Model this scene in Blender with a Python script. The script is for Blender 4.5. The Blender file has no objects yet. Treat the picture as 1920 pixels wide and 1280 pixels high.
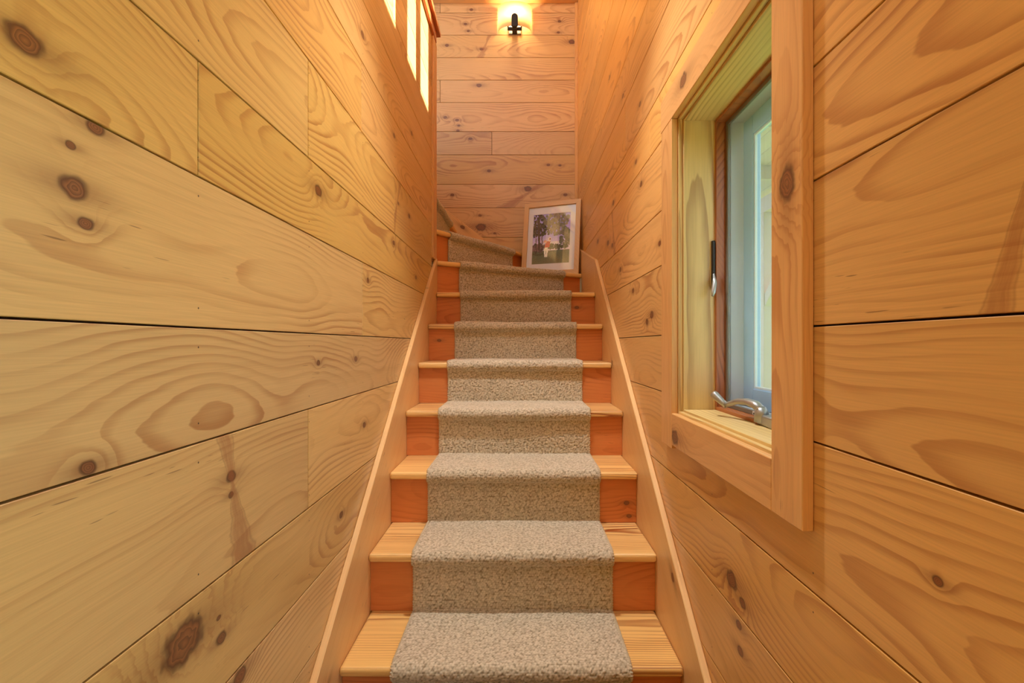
import bpy, bmesh, math, random
import numpy as np
from mathutils import Matrix, Vector
R = math.radians
random.seed(7)
sc = bpy.context.scene
COL = sc.collection
H = 1.09                                   # height of the lens above the hall floor

# ---------------------------------------------------------------- camera
cam = bpy.data.cameras.new('camera'); camo = bpy.data.objects.new('camera', cam); COL.objects.link(camo)
camo.location = (0, 0, H); camo.rotation_euler = (R(90), 0, 0)
cam.sensor_width = 36; cam.lens = 36 * 900 / 1920
cam.shift_x = -14 / 1920; cam.shift_y = 5 / 1920
cam.clip_start = 0.02; cam.clip_end = 200
sc.camera = camo

# ---------------------------------------------------------------- sky, sun, exposure
WORLD_COL, WORLD_STR = (0.74, 0.96, 1.12), 1.5
SUN_DIR, SUN_STR = Vector((-1.0, 0.0, -0.88)), 15.0
w = bpy.data.worlds.new('sky'); sc.world = w; w.use_nodes = True
bg = w.node_tree.nodes['Background']
bg.inputs[0].default_value = (*WORLD_COL, 1); bg.inputs[1].default_value = WORLD_STR
sun = bpy.data.lights.new('sun', 'SUN'); sun.energy = SUN_STR; sun.angle = R(0.8); sun.color = (0.97, 0.97, 0.98)
suno = bpy.data.objects.new('sun', sun); COL.objects.link(suno)
suno.rotation_euler = SUN_DIR.to_track_quat('-Z', 'Y').to_euler(); suno.location = (8, 2, 9)
FILL_LAMP = 80.0                             # added lamp, out of view, brightening the lower treads
vs = sc.view_settings
vs.view_transform = 'Standard'; vs.look = 'None'; vs.gamma = 1.0; vs.use_curve_mapping = False
vs.exposure = 0.84
sc.cycles.use_denoising = True; sc.cycles.use_adaptive_sampling = True; sc.cycles.adaptive_threshold = 0.02
sc.cycles.max_bounces = 8; sc.cycles.diffuse_bounces = 4; sc.cycles.glossy_bounces = 3;
sc.cycles.caustics_reflective = False; sc.cycles.caustics_refractive = False; sc.cycles.transparent_max_bounces = 16

# ---------------------------------------------------------------- node helpers
def srgb(r, g, b):
    f = lambda c: (c / 255 / 12.92) if c / 255 <= 0.04045 else ((c / 255 + 0.055) / 1.055) ** 2.4
    return (f(r), f(g), f(b), 1.0)

class NT:
    def __init__(s, name):
        s.mat = bpy.data.materials.new(name); s.mat.use_nodes = True
        s.t = s.mat.node_tree; s.t.nodes.clear()
        s.out = s.n('ShaderNodeOutputMaterial')
    def n(s, kind, **kw):
        x = s.t.nodes.new(kind)
        for k, v in kw.items(): setattr(x, k, v)
        return x
    def put(s, sock, val):
        if isinstance(val, bpy.types.NodeSocket): s.t.links.new(val, sock)
        elif val is not None: sock.default_value = val
    def m(s, op, a, b=None, c=None, clamp=False):
        x = s.n('ShaderNodeMath', operation=op, use_clamp=clamp)
        for i, v in enumerate((a, b, c)): s.put(x.inputs[i], v)
        return x.outputs[0]
    def xyz(s, a, b, c):
        x = s.n('ShaderNodeCombineXYZ')
        for i, v in enumerate((a, b, c)): s.put(x.inputs[i], v)
        return x.outputs[0]
    def noise(s, vec, scale=1.0, detail=2.0, rough=0.5):
        x = s.n('ShaderNodeTexNoise'); s.put(x.inputs['Vector'], vec)
        x.inputs['Scale'].default_value = scale; x.inputs['Detail'].default_value = detail; x.inputs['Roughness'].default_value = rough
        return x.outputs[0]
    def sm(s, val, lo, hi, a=0.0, b=1.0):
        x = s.n('ShaderNodeMapRange', interpolation_type='SMOOTHSTEP')
        for i, v in enumerate((val, lo, hi, a, b)): s.put(x.inputs[i], v)
        return x.outputs[0]
    def mix(s, f, a, b, blend='MIX'):
        x = s.n('ShaderNodeMix', data_type='RGBA', blend_type=blend)
        s.put(x.inputs[0], f); s.put(x.inputs[6], a); s.put(x.inputs[7], b)
        return x.outputs[2]
    def bsdf(s, **kw):
        x = s.n('ShaderNodeBsdfPrincipled')
        for k, v in kw.items(): s.put(x.inputs[k.replace('_', ' ')], v)
        s.t.links.new(x.outputs[0], s.out.inputs[0])
        return x

def wood(name, light, dark, sp=0.011, contrast=0.6, knots=4, rough=0.38, stretch=1.0, nails=False, dmin=0.02, dvar=0.17, coat=0.12, late=0.4, feather=False):
    """plain-sawn pine: growth rings cut by the board face, fibre, knots; u runs along the piece, v across"""
    T = NT(name)
    tc = T.n('ShaderNodeTexCoord'); sx = T.n('ShaderNodeSeparateXYZ'); T.t.links.new(tc.outputs['Object'], sx.inputs[0])
    u, v, wz = sx.outputs
    seed = T.n('ShaderNodeAttribute', attribute_type='OBJECT', attribute_name='seed').outputs['Fac']
    uu = T.m('ADD', u, T.m('MULTIPLY', seed, 7.31))
    nlow = T.noise(T.xyz(T.m('MULTIPLY', uu, 1.1 * stretch), T.m('MULTIPLY', v, 1.2), T.m('MULTIPLY', seed, 3.17)), 1.0, 1.5)
    D = T.m('ADD', dmin - dvar * 0.35, T.m('MULTIPLY', nlow, dvar * 1.7))
    v0 = T.m('MULTIPLY', T.m('SUBTRACT', T.m('FRACT', T.m('MULTIPLY', seed, 5.618)), 0.5), 0.2)
    wn = T.m('MULTIPLY', T.m('SUBTRACT', T.noise(T.xyz(T.m('MULTIPLY', uu, 2.2), T.m('MULTIPLY', v, 9), seed), 1.0, 1.5), 0.5), 0.03)
    vv = T.m('ADD', T.m('SUBTRACT', v, v0), wn)
    Dw = T.m('SUBTRACT', D, wz)
    rr = T.m('SQRT', T.m('ADD', T.m('MULTIPLY', vv, vv), T.m('MULTIPLY', Dw, Dw)))
    if knots: jit0 = T.m('MULTIPLY', T.m('SUBTRACT', T.noise(T.xyz(T.m('MULTIPLY', u, 60), T.m('MULTIPLY', v, 60), seed), 1.0, 1.0), 0.5), 0.7)
    core = rim = halo = krings = None
    for i in range(knots):
        kv = T.n('ShaderNodeAttribute', attribute_type='OBJECT', attribute_name='knot%d' % i).outputs['Vector']
        ks = T.n('ShaderNodeSeparateXYZ'); T.t.links.new(kv, ks.inputs[0])
        kr = T.m('MAXIMUM', ks.outputs[2], 1e-5)
        du = T.m('SUBTRACT', u, ks.outputs[0]); dv = T.m('SUBTRACT', v, ks.outputs[1])
        jit = T.m('MULTIPLY', jit0, kr)
        dd = T.m('ADD', T.m('SQRT', T.m('ADD', T.m('POWER', T.m('MULTIPLY', du, 0.72), 2.0), T.m('MULTIPLY', dv, dv))), jit)
        q = T.m('DIVIDE', dd, kr)
        wrp = T.m('MULTIPLY', T.m('MULTIPLY', kr, 2.6), T.m('EXPONENT', T.m('MULTIPLY', T.m('MULTIPLY', q, q), -0.12)))
        rr = T.m('ADD', rr, wrp)
        c = T.sm(q, 0.85, 1.08, 1.0, 0.0)
        e = T.m('DIVIDE', T.m('SUBTRACT', q, 1.0), 0.2); e = T.m('EXPONENT', T.m('MULTIPLY', T.m('MULTIPLY', e, e), -1.0))
        hu = T.m('DIVIDE', du, T.m('MULTIPLY', kr, 5.0)); hv = T.m('DIVIDE', dv, T.m('MULTIPLY', kr, 1.5))
        h = T.m('EXPONENT', T.m('MULTIPLY', T.m('ADD', T.m('MULTIPLY', hu, hu), T.m('MULTIPLY', hv, hv)), -1.0))
        kq = T.m('MULTIPLY', T.m('FRACT', T.m('MULTIPLY', q, 3.2)), c)
        core = c if core is None else T.m('MAXIMUM', core, c)
        rim = e if rim is None else T.m('MAXIMUM', rim, e)
        halo = h if halo is None else T.m('MAXIMUM', halo, h)
        krings = kq if krings is None else T.m('MAXIMUM', krings, kq)
    ring = T.m('ADD', T.m('DIVIDE', rr, sp), T.m('MULTIPLY', T.noise(T.xyz(T.m('MULTIPLY', uu, 6), T.m('MULTIPLY', v, 60), 0.0), 1.0, 1.0), 0.35))
    f = T.m('FRACT', ring)
    prof = T.m('MULTIPLY', T.sm(f, late, 0.92), T.sm(f, 0.94, 1.0, 1.0, 0.0))
    vary = T.sm(T.noise(T.xyz(T.m('MULTIPLY', uu, 1.6), T.m('MULTIPLY', v, 9), T.m('MULTIPLY', seed, 1.3)), 1.0, 1.0), 0.3, 0.75, 0.12, 1.0)
    fib = T.noise(T.xyz(T.m('MULTIPLY', uu, 9), T.m('MULTIPLY', v, 420), T.m('MULTIPLY', wz, 420)), 1.0, 1.0)
    streak = T.noise(T.xyz(T.m('MULTIPLY', uu, 1.3), T.m('MULTIPLY', v, 26), seed), 1.0, 2.0)
    amt = T.m('MULTIPLY', T.m('MULTIPLY', prof, vary), contrast)
    amt = T.m('ADD', amt, T.m('MULTIPLY', T.m('SUBTRACT', streak, 0.5), 0.55), clamp=True)
    col = T.mix(amt, light, dark)
    bright = T.m('ADD', 0.87, T.m('MULTIPLY', fib, 0.26))
    col = T.mix(1.0, col, T.xyz(bright, bright, bright), 'MULTIPLY')
    if knots:
        col = T.mix(T.m('MULTIPLY', halo, 0.55), col, (0.22, 0.075, 0.022, 1))
        kc = T.mix(krings, (0.32, 0.115, 0.038, 1), (0.12, 0.038, 0.014, 1))
        col = T.mix(T.m('MULTIPLY', core, 0.9), col, kc)
        col = T.mix(T.m('MULTIPLY', rim, 0.6), col, (0.05, 0.016, 0.006, 1))
        flk = T.noise(T.xyz(T.m('MULTIPLY', uu, 16), T.m('MULTIPLY', v, 260), seed), 1.0, 1.0)
        msk = T.noise(T.xyz(T.m('MULTIPLY', uu, 2.1), T.m('MULTIPLY', v, 7), seed), 1.0, 1.0)
        col = T.mix(T.m('MULTIPLY', T.m('MULTIPLY', T.sm(flk, 0.7, 0.76), T.sm(msk, 0.55, 0.65)), 0.6), col, (0.12, 0.04, 0.015, 1))
    if feather:                              # crotch figure: a reddish plume crossing the board, pinched where the limb sat
        fa = T.n('ShaderNodeAttribute', attribute_type='OBJECT', attribute_name='plume').outputs['Vector']
        fs_ = T.n('ShaderNodeSeparateXYZ'); T.t.links.new(fa, fs_.inputs[0])
        fx = T.m('SUBTRACT', T.m('SUBTRACT', u, fs_.outputs[0]), T.m('MULTIPLY', v, fs_.outputs[2]))
        fw = T.m('MULTIPLY', T.m('MAXIMUM', fs_.outputs[1], 1e-6), T.m('ADD', 0.25, T.m('MULTIPLY', T.m('ABSOLUTE', T.m('SUBTRACT', v, 0.03)), 11.0)))
        fq = T.m('ADD', T.m('DIVIDE', fx, fw), T.m('MULTIPLY', T.m('SUBTRACT', T.noise(T.xyz(T.m('MULTIPLY', u, 14), T.m('MULTIPLY', v, 40), seed), 1.0, 2.0), 0.5), 0.9))
        plume = T.m('MULTIPLY', T.sm(T.m('ABSOLUTE', fq), 0.55, 1.1, 1.0, 0.0), T.m('ADD', 0.35, T.m('MULTIPLY', T.noise(T.xyz(T.m('MULTIPLY', fq, 4.0), T.m('MULTIPLY', v, 25), seed), 1.0, 2.0), 0.9)))
        pedge = T.m('EXPONENT', T.m('MULTIPLY', T.m('POWER', T.m('DIVIDE', T.m('SUBTRACT', T.m('ABSOLUTE', fq), 1.0), 0.12), 2.0), -1.0))
        col = T.mix(T.m('MULTIPLY', plume, 0.6), col, (0.33, 0.10, 0.03, 1))
        col = T.mix(T.m('MULTIPLY', pedge, 0.3), col, (0.2, 0.06, 0.02, 1))
    if nails:
        off = T.n('ShaderNodeAttribute', attribute_type='OBJECT', attribute_name='stud').outputs['Fac']
        half = T.n('ShaderNodeAttribute', attribute_type='OBJECT', attribute_name='half').outputs['Fac']
        nu = T.m('PINGPONG', T.m('ADD', u, off), 0.2032)
        nv = T.m('ABSOLUTE', T.m('SUBTRACT', T.m('ABSOLUTE', v), T.m('SUBTRACT', half, 0.03)))
        nd = T.m('SQRT', T.m('ADD', T.m('MULTIPLY', nu, nu), T.m('MULTIPLY', nv, nv)))
        col = T.mix(T.sm(nd, 0.0012, 0.0020, 0.9, 0.0), col, (0.03, 0.012, 0.006, 1))
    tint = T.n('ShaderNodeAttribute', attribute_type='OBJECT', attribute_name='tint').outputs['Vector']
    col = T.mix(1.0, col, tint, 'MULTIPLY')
    b = T.bsdf(Base_Color=col, Roughness=T.m('ADD', rough, T.m('MULTIPLY', streak, 0.1)))
    b.inputs['Coat Weight'].default_value = coat; b.inputs['Coat Roughness'].default_value = 0.25
    return T.mat

def plain(name, col, rough=0.5, metal=0.0, noise=0.0, nscale=40):
    T = NT(name); c = col
    if noise:
        tc = T.n('ShaderNodeTexCoord')
        f = T.noise(tc.outputs['Object'], nscale, 3.0)
        c = T.mix(f, tuple(x * (1 - noise) for x in col[:3]) + (1,), tuple(min(1, x * (1 + noise)) for x in col[:3]) + (1,))
    T.bsdf(Base_Color=c, Roughness=rough, Metallic=metal)
    return T.mat

MAT = {}
for k_ in (0, 2, 4): MAT['wall%d' % k_] = wood('pine_wall_boards', srgb(225, 184, 118), srgb(164, 98, 44), 0.0115, 0.62, k_, nails=True, feather=k_ > 0)
MAT['trim'] = wood('pine_trim', srgb(228, 172, 106), srgb(182, 108, 50), 0.009, 0.5, 1)
MAT['tread'] = wood('fir_treads', srgb(246, 198, 124), srgb(160, 80, 28), 0.0085, 1.0, 0, rough=0.3, stretch=0.4, dmin=0.06, dvar=0.08, coat=0.25, late=0.3)
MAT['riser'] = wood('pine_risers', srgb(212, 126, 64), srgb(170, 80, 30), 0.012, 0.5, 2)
MAT['skirt'] = wood('pine_skirt', srgb(234, 188, 126), srgb(202, 140, 76), 0.012, 0.45, 2)
MAT['jamb'] = wood('pine_window_jamb', srgb(228, 194, 126), srgb(156, 104, 48), 0.009, 0.8, 0, dmin=0.10, dvar=0.06, stretch=0.6)
MAT['stop'] = wood('stained_window_stop', srgb(176, 104, 56), srgb(110, 52, 22), 0.004, 0.7, 0, dmin=0.1)
MAT['frame'] = wood('light_oak_frame', srgb(222, 176, 120), srgb(196, 142, 86), 0.004, 0.45, 0, rough=0.45, dmin=0.1)
MAT['rail'] = wood('varnished_rail', srgb(196, 108, 56), srgb(150, 66, 26), 0.006, 0.5, 0, rough=0.25)
MAT['metal'] = plain('grey_bronze_metal', (0.42, 0.41, 0.38, 1), 0.35, 0.7)
MAT['darkmetal'] = plain('dark_bronze_metal', (0.035, 0.025, 0.02, 1), 0.4, 0.6)
MAT['greymetal'] = plain('grey_screen_metal', srgb(128, 122, 110), 0.45, 0.3)
MAT['vinyl'] = plain('pale_grey_vinyl', srgb(200, 205, 205), 0.4, 0, 0.05)
MAT['bluevinyl'] = plain('slate_blue_sash_paint', srgb(112, 150, 186), 0.35, 0, 0.05)
MAT['mat'] = plain('white_mat_board', srgb(240, 238, 240), 0.8)
MAT['sub'] = plain('wall_core', srgb(90, 52, 28), 0.9, 0, 0.2)
MAT['sticker'] = plain('white_sticker', srgb(235, 235, 230), 0.6)
MAT['ink'] = plain('black_ink', (0.015, 0.015, 0.015, 1), 0.7)

def glass_mat(name, tint=(1, 1, 1, 1), haze=0.0, hazecol=(0.8, 0.85, 0.9, 1), rough=0.0, gloss=True):
    T = NT(name)
    tr = T.n('ShaderNodeBsdfTransparent'); tr.inputs[0].default_value = tint
    gl = T.n('ShaderNodeBsdfGlossy'); gl.inputs['Roughness'].default_value = rough
    fr = T.n('ShaderNodeFresnel'); fr.inputs[0].default_value = 1.5
    mx = T.n('ShaderNodeMixShader'); gm = T.n('ShaderNodeNewGeometry'); T.put(mx.inputs[0], T.m('MULTIPLY', fr.outputs[0], T.m('SUBTRACT', 1.0, gm.outputs['Backfacing']))); T.put(mx.inputs[1], tr.outputs[0]); T.put(mx.inputs[2], gl.outputs[0])
    last = mx.outputs[0] if gloss else tr.outputs[0]
    if haze:
        df = T.n('ShaderNodeBsdfDiffuse'); df.inputs[0].default_value = hazecol
        tl = T.n('ShaderNodeBsdfTranslucent'); tl.inputs[0].default_value = hazecol
        m1 = T.n('ShaderNodeMixShader'); m1.inputs[0].default_value = 0.5; T.put(m1.inputs[1], df.outputs[0]); T.put(m1.inputs[2], tl.outputs[0])
        m2 = T.n('ShaderNodeMixShader'); m2.inputs[0].default_value = haze; T.put(m2.inputs[1], last); T.put(m2.inputs[2], m1.outputs[0])
        last = m2.outputs[0]
    T.t.links.new(last, T.out.inputs[0])
    return T.mat
MAT['glass'] = glass_mat('clear_glass')
MAT['screen'] = glass_mat('insect_screen_mesh', haze=0.13, hazecol=(0.8, 0.88, 0.95, 1), gloss=False)

# ---------------------------------------------------------------- mesh helpers
def link(name, me, mat, parent=None):
    o = bpy.data.objects.new(name, me); COL.objects.link(o)
    if mat and not me.materials: me.materials.append(MAT[mat] if isinstance(mat, str) else mat)
    o['seed'] = round(random.uniform(0.5, 9.5), 3)
    o['tint'] = [1.0, 1.0, 1.0]
    if parent is not None: o.parent = parent
    return o

def tag(o, label=None, cat=None, group=None, kind=None):
    for k, v in (('label', label), ('category', cat), ('group', group), ('kind', kind)):
        if v: o[k] = v
    return o

def empty(name, loc=(0, 0, 0)):
    o = bpy.data.objects.new(name, None); COL.objects.link(o); o.empty_display_size = 0.1
    o.location = loc
    return o

def world_of(o):
    return o.matrix_basis.copy() if o.parent is None else world_of(o.parent) @ o.matrix_parent_inverse @ o.matrix_basis

def keep(o, parent):                        # parent without moving
    o.parent = parent
    o.matrix_parent_inverse = world_of(parent).inverted()
    return o

AX = {'left': ((0, 1, 0), (0, 0, 1)), 'right': ((0, -1, 0), (0, 0, 1)), 'back': ((1, 0, 0), (0, 0, 1)), 'top': ((1, 0, 0), (0, 1, 0))}
def frame_mat(axis, origin):
    X, Y = AX[axis] if isinstance(axis, str) else axis
    X = Vector(X).normalized(); Y = Vector(Y).normalized(); Z = X.cross(Y)
    return Matrix((( X.x, Y.x, Z.x, origin[0]), (X.y, Y.y, Z.y, origin[1]), (X.z, Y.z, Z.z, origin[2]), (0, 0, 0, 1)))

def prism(name, pts, t, axis, plane, mat, parent=None, bevel=0.0015, seg=1, tint=None, swap=False):
    """polygon pts given in world coordinates (3D, on the front face); body runs t behind the face.  The object's own X runs along
    the grain.  swap=True lays the grain along the second axis."""
    X, Y = AX[axis] if isinstance(axis, str) else axis
    X = Vector(X).normalized(); Y = Vector(Y).normalized()
    if swap: X, Y = Y, -X
    P = [Vector(p) for p in pts]
    us = [p.dot(X) for p in P]; vs_ = [p.dot(Y) for p in P]
    cu, cv = (min(us) + max(us)) / 2, (min(vs_) + max(vs_)) / 2
    Z = X.cross(Y); cz = P[0].dot(Z)
    org = X * cu + Y * cv + Z * cz
    q = [(a - cu, b - cv) for a, b in zip(us, vs_)]
    area = sum(q[i][0] * q[(i + 1) % len(q)][1] - q[(i + 1) % len(q)][0] * q[i][1] for i in range(len(q)))
    if area < 0: q = q[::-1]
    n = len(q)
    vv = [(a, b, 0) for a, b in q] + [(a, b, -t) for a, b in q]
    fs = [tuple(range(n)), tuple(range(2 * n - 1, n - 1, -1))] + [(i, i + n, (i + 1) % n + n, (i + 1) % n) for i in range(n)]
    me = bpy.data.meshes.new(name); me.from_pydata(vv, [], fs); me.update()
    o = link(name, me, mat)
    o.matrix_world = frame_mat((X, Y), org)
    if bevel:
        b = o.modifiers.new('edge', 'BEVEL'); b.width = bevel; b.segments = seg; b.limit_method = 'ANGLE'; b.angle_limit = R(30)
    if parent is not None: keep(o, parent)
    if tint: o['tint'] = list(tint)
    return o

def box(name, lo, hi, mat, parent=None, bevel=0.0015, axis='top', seg=1, swap=False, tint=None):
    x0, y0, z0 = lo; x1, y1, z1 = hi
    if axis == 'top': pts = [(x0, y0, z1), (x1, y0, z1), (x1, y1, z1), (x0, y1, z1)]; t = z1 - z0
    elif axis == 'left': pts = [(x1, y0, z0), (x1, y1, z0), (x1, y1, z1), (x1, y0, z1)]; t = x1 - x0
    elif axis == 'right': pts = [(x0, y0, z0), (x0, y1, z0), (x0, y1, z1), (x0, y0, z1)]; t = x1 - x0
    else: pts = [(x0, y0, z0), (x1, y0, z0), (x1, y0, z1), (x0, y0, z1)]; t = y1 - y0
    return prism(name, pts, t, axis, None, mat, parent, bevel, seg, tint, swap)

def tube(name, pts, rads, mat, parent=None, sides=14, flat=None):
    """round bar through pts with a radius at each; flat=(a,b) scales the cross-section"""
    P = [Vector(p) for p in pts]; vv = []; fs = []
    up0 = None
    for i, p in enumerate(P):
        t = (P[min(i + 1, len(P) - 1)] - P[max(i - 1, 0)]).normalized()
        ref = Vector((0, 0, 1)) if abs(t.z) < 0.9 else Vector((1, 0, 0))
        a = t.cross(ref).normalized(); b = a.cross(t).normalized()
        fa, fb = flat or (1, 1)
        for k in range(sides):
            an = 2 * math.pi * k / sides
            vv.append(p + (a * math.cos(an) * fa + b * math.sin(an) * fb) * rads[i])
    for i in range(len(P) - 1):
        for k in range(sides):
            k2 = (k + 1) % sides
            fs.append((i * sides + k, i * sides + k2, (i + 1) * sides + k2, (i + 1) * sides + k))
    fs.append(tuple(range(sides - 1, -1, -1))); fs.append(tuple((len(P) - 1) * sides + k for k in range(sides)))
    c = sum(P, Vector()) / len(P)
    me = bpy.data.meshes.new(name); me.from_pydata([x - c for x in vv], [], fs); me.update()
    for p in me.polygons: p.use_smooth = len(p.vertices) == 4
    o = link(name, me, mat); o.location = c
    if parent is not None: keep(o, parent)
    return o

def knots(o, ks):
    """ks: world points (x,y,z) and radius; stored in the board's own coordinates"""
    inv = o.matrix_world.inverted() if o.parent is None else o.matrix_basis.inverted()
    for i, (p, r) in enumerate(ks[:4]):
        q = inv @ Vector(p); o['knot%d' % i] = [q.x, q.y, r]

# ---------------------------------------------------------------- walls
XL, XR, YB = -0.517, 0.473, 3.90
STUD = 0.773 - 0.4064 * 5
YEND = 2.825
ROWS_L = [-1.09, -0.96, -0.775, -0.597, -0.402, -0.159, 0.0265, 0.27, 0.457, 0.697, 0.927, 1.135, 1.337, 1.515, 1.70, 1.88]
ROWS_R = [-1.09, -0.96, -0.775, -0.585, -0.40, -0.157, 0.029, 0.2625, 0.446, 0.677, 0.845, 1.083, 1.268, 1.52, 1.727, 1.95, 2.14, 2.33,
          2.51, 2.69, 2.93, 3.115, 3.355, 3.54, 3.78, 3.96]
ROWS_B = [-1.09, -0.85, -0.66, -0.42, -0.23, 0.005, 0.195, 0.435, 0.62, 0.868, 1.108, 1.297, 1.538, 1.727, 1.963, 2.145, 2.327, 2.51, 2.69, 2.93, 3.115, 3.355, 3.54, 3.78, 3.96]
KN_L = [(0.502, 0.317, .0134), (0.585, 0.2640, .0085), (0.557, 0.181, .0120), (0.553, 0.229, .0043), (0.572, 0.144, .007), (1.234, 0.394, .0125),
        (0.575, -0.148, .0083), (0.86, -0.237, .0090), (0.74, -0.46, .030), (0.832, -0.509, .0095), (1.234, -0.048, .006), (1.516, -0.047, .008),
        (1.599, -0.268, .009), (1.583, 1.02, .010), (1.972, 0.416, .009), (2.303, 1.011, .009), (1.393, -0.495, .0085), (0.888, -0.615, .0138),
        (1.638, 0.218, .008), (2.398, 0.333, .009), (0.86, -0.27, .005), (0.825, -0.47, .004), (2.25, 0.60, .010), (1.98, 0.86, .008)]
KN_L += [(2.05, 0.60, .006)]
KN_R = [(0.30, 0.20, .006), (1.717, 0.105, .0125), (1.781, 0.083, .010), (1.07, -0.525, .0168), (1.018, -0.549, .0095), (1.036, -0.605, .0081), (1.028, -0.657, .0091),
        (1.867, 0.622, .0100), (2.419, 0.712, .011), (2.564, 0.541, .012), (1.999, 0.222, .009), (2.447, 0.503, .010), (1.884, 0.942, .0085),
        (0.542, -0.268, .005), (2.194, 1.134, .009), (2.519, 1.40, .009), (1.62, 0.34, .009), (1.95, 0.74, .008), (2.9, 0.62, .012), (2.25, 0.35, .010)]
KN_B = [(-0.329, 2.102, .018), (-0.399, 1.668, .013), (-0.507, 1.82, .013), (-0.494, 1.775, .010), (-0.602, 1.842, .013), (0.425, 2.455, .022), (-0.546, 1.213, .013),
        (0.069, 1.262, .026), (-0.312, 0.95, .036), (-0.321, 1.045, .012), (0.329, 1.452, .010), (0.234, 1.456, .012), (-0.438, 2.6, .012), (-0.416, 2.544, .011),
        (-0.39, 2.717, .012), (0.325, 2.622, .012), (0.316, 2.531, .011), (-0.247, 1.408, .014), (-0.589, 2.427, .014), (-0.308, 2.396, .012), (0.373, 1.213, .014), (-0.20, 0.90, .010),
        (-0.50, 1.735, .011)]
GAP = 0.0015

PLUMES = {'left': [(0.872, -0.28, .020, -0.25), (2.02, 0.577, .016, 0.5)], 'right': [(0.4475, 0.14, .0085, -0.25), (2.42, 0.58, .018, 0.3)], 'back': [(0.03, 1.20, .045, 1.6), (0.43, 2.42, .03, 0.6), (-0.28, 2.41, .018, 0.4)]}
def tone(r=0.14):
    b = random.uniform(1 - r, 1 + r * 0.6); h = random.uniform(-0.05, 0.07)
    return [b * (1 + h * 0.4), b, b * (1 - h * 2.0)]

KN_B = [(a, b, c * 0.72) for a, b, c in KN_B]
def board(axis, face, a0, a1, z0, z1, parent, kn, holes=()):
    """one tongue-and-groove board of a wall, lengthways from a0 to a1, notched round window openings"""
    def P(a, z): return (face, a, z) if axis in ('left', 'right') else (a, face, z)
    z0 += GAP; z1 -= GAP; a0 += GAP; a1 -= GAP
    polys = [[(a0, z0), (a1, z0), (a1, z1), (a0, z1)]]
    for (h0, h1, g0, g1) in holes:
        if h1 <= a0 or h0 >= a1 or g1 <= z0 or g0 >= z1: continue
        l, r_ = max(h0, a0), min(h1, a1)
        if g0 <= z0 and g1 >= z1:
            polys = []
            if l > a0: polys.append([(a0, z0), (l, z0), (l, z1), (a0, z1)])
            if r_ < a1: polys.append([(r_, z0), (a1, z0), (a1, z1), (r_, z1)])
        elif g0 > z0: polys = [[(a0, z0), (a1, z0), (a1, z1), (r_, z1), (r_, g0), (l, g0), (l, z1), (a0, z1)]]
        else: polys = [[(a0, z0), (l, z0), (l, g1), (r_, g1), (r_, z0), (a1, z0), (a1, z1), (a0, z1)]]
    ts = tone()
    if axis == 'right': ts = [ts[0] * 1.10, ts[1] * 0.94, ts[2] * 0.76]    # warm bounce light put into the colour of the outer wall
    if axis == 'left' and z0 > H + 0.26: ts = [ts[0] * 0.96, ts[1] * 0.93, ts[2] * 0.74] if z0 < H + 0.69 else [ts[0] * 1.0, ts[1] * 0.9, ts[2] * 0.72]   # warmer light on the upper courses put into their colour
    if axis == 'back': ts = [ts[0] * 0.98, ts[1] * 0.91, ts[2] * 1.02]     # pinker tint on the end wall
    sd = round(random.uniform(0.5, 9.5), 3)
    for pl in polys:
        ks = [((P(k[0], H + k[1])), k[2]) for k in kn if pl[0][0] - 0.05 < k[0] < max(p[0] for p in pl) + 0.05 and z0 - 0.004 < H + k[1] < z1 + 0.004]
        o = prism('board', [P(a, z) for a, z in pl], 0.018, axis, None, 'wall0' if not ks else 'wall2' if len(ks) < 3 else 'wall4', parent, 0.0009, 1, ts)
        o['seed'] = sd
        knots(o, ks)
        c = o.matrix_basis.translation
        if ks:
            for (pa, pz, pw, ps) in PLUMES[axis]:
                if z0 < H + pz < z1 and pl[0][0] < pa < max(p[0] for p in pl):
                    q = o.matrix_basis.inverted() @ Vector(P(pa, H + pz)); o['plume'] = [q.x, pw, ps * (-1 if axis == 'right' else 1)]
        o['half'] = (z1 - z0) / 2
        s = c.y - STUD if axis in ('left', 'right') else c.x + 0.247 + 4.064
        o['stud'] = (s % 0.4064) if axis != 'right' else (-s % 0.4064)

def core(name, boxes, kind='structure'):
    vv, fs = [], []
    for (x0, y0, z0, x1, y1, z1) in boxes:
        b = len(vv)
        vv += [(x, y, z) for x in (x0, x1) for y in (y0, y1) for z in (z0, z1)]
        fs += [tuple(b + i for i in f) for f in ((0, 1, 3, 2), (4, 6, 7, 5), (0, 4, 5, 1), (2, 3, 7, 6), (0, 2, 6, 4), (1, 5, 7, 3))]
    me = bpy.data.meshes.new(name); me.from_pydata(vv, [], fs); me.update()
    o = link(name, me, 'sub'); o['kind'] = kind
    return o

# left wall: ends as a guard beside the winders
wl = core('wall_left', [(-0.64, -1.6, 0, -0.5352, 2.93, H + 1.88)])
tag(wl, 'tall wall of wide varnished knotty pine boards ending in a cap rail beside the turning steps')
JL = {0: [0.37], 3: [0.2], 4: [1.175], 6: [1.58], 7: [0.773], 8: [1.175, 1.98], 9: [1.572], 10: [0.37], 11: [0.773], 12: [1.98], 13: [1.175], 14: [0.37]}
for i in range(len(ROWS_L) - 1):
    cuts = [-1.6] + JL.get(i, []) + [YEND]
    for a, b in zip(cuts, cuts[1:]): board('left', XL, a, b, H + ROWS_L[i], H + ROWS_L[i + 1], wl, KN_L)

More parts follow.
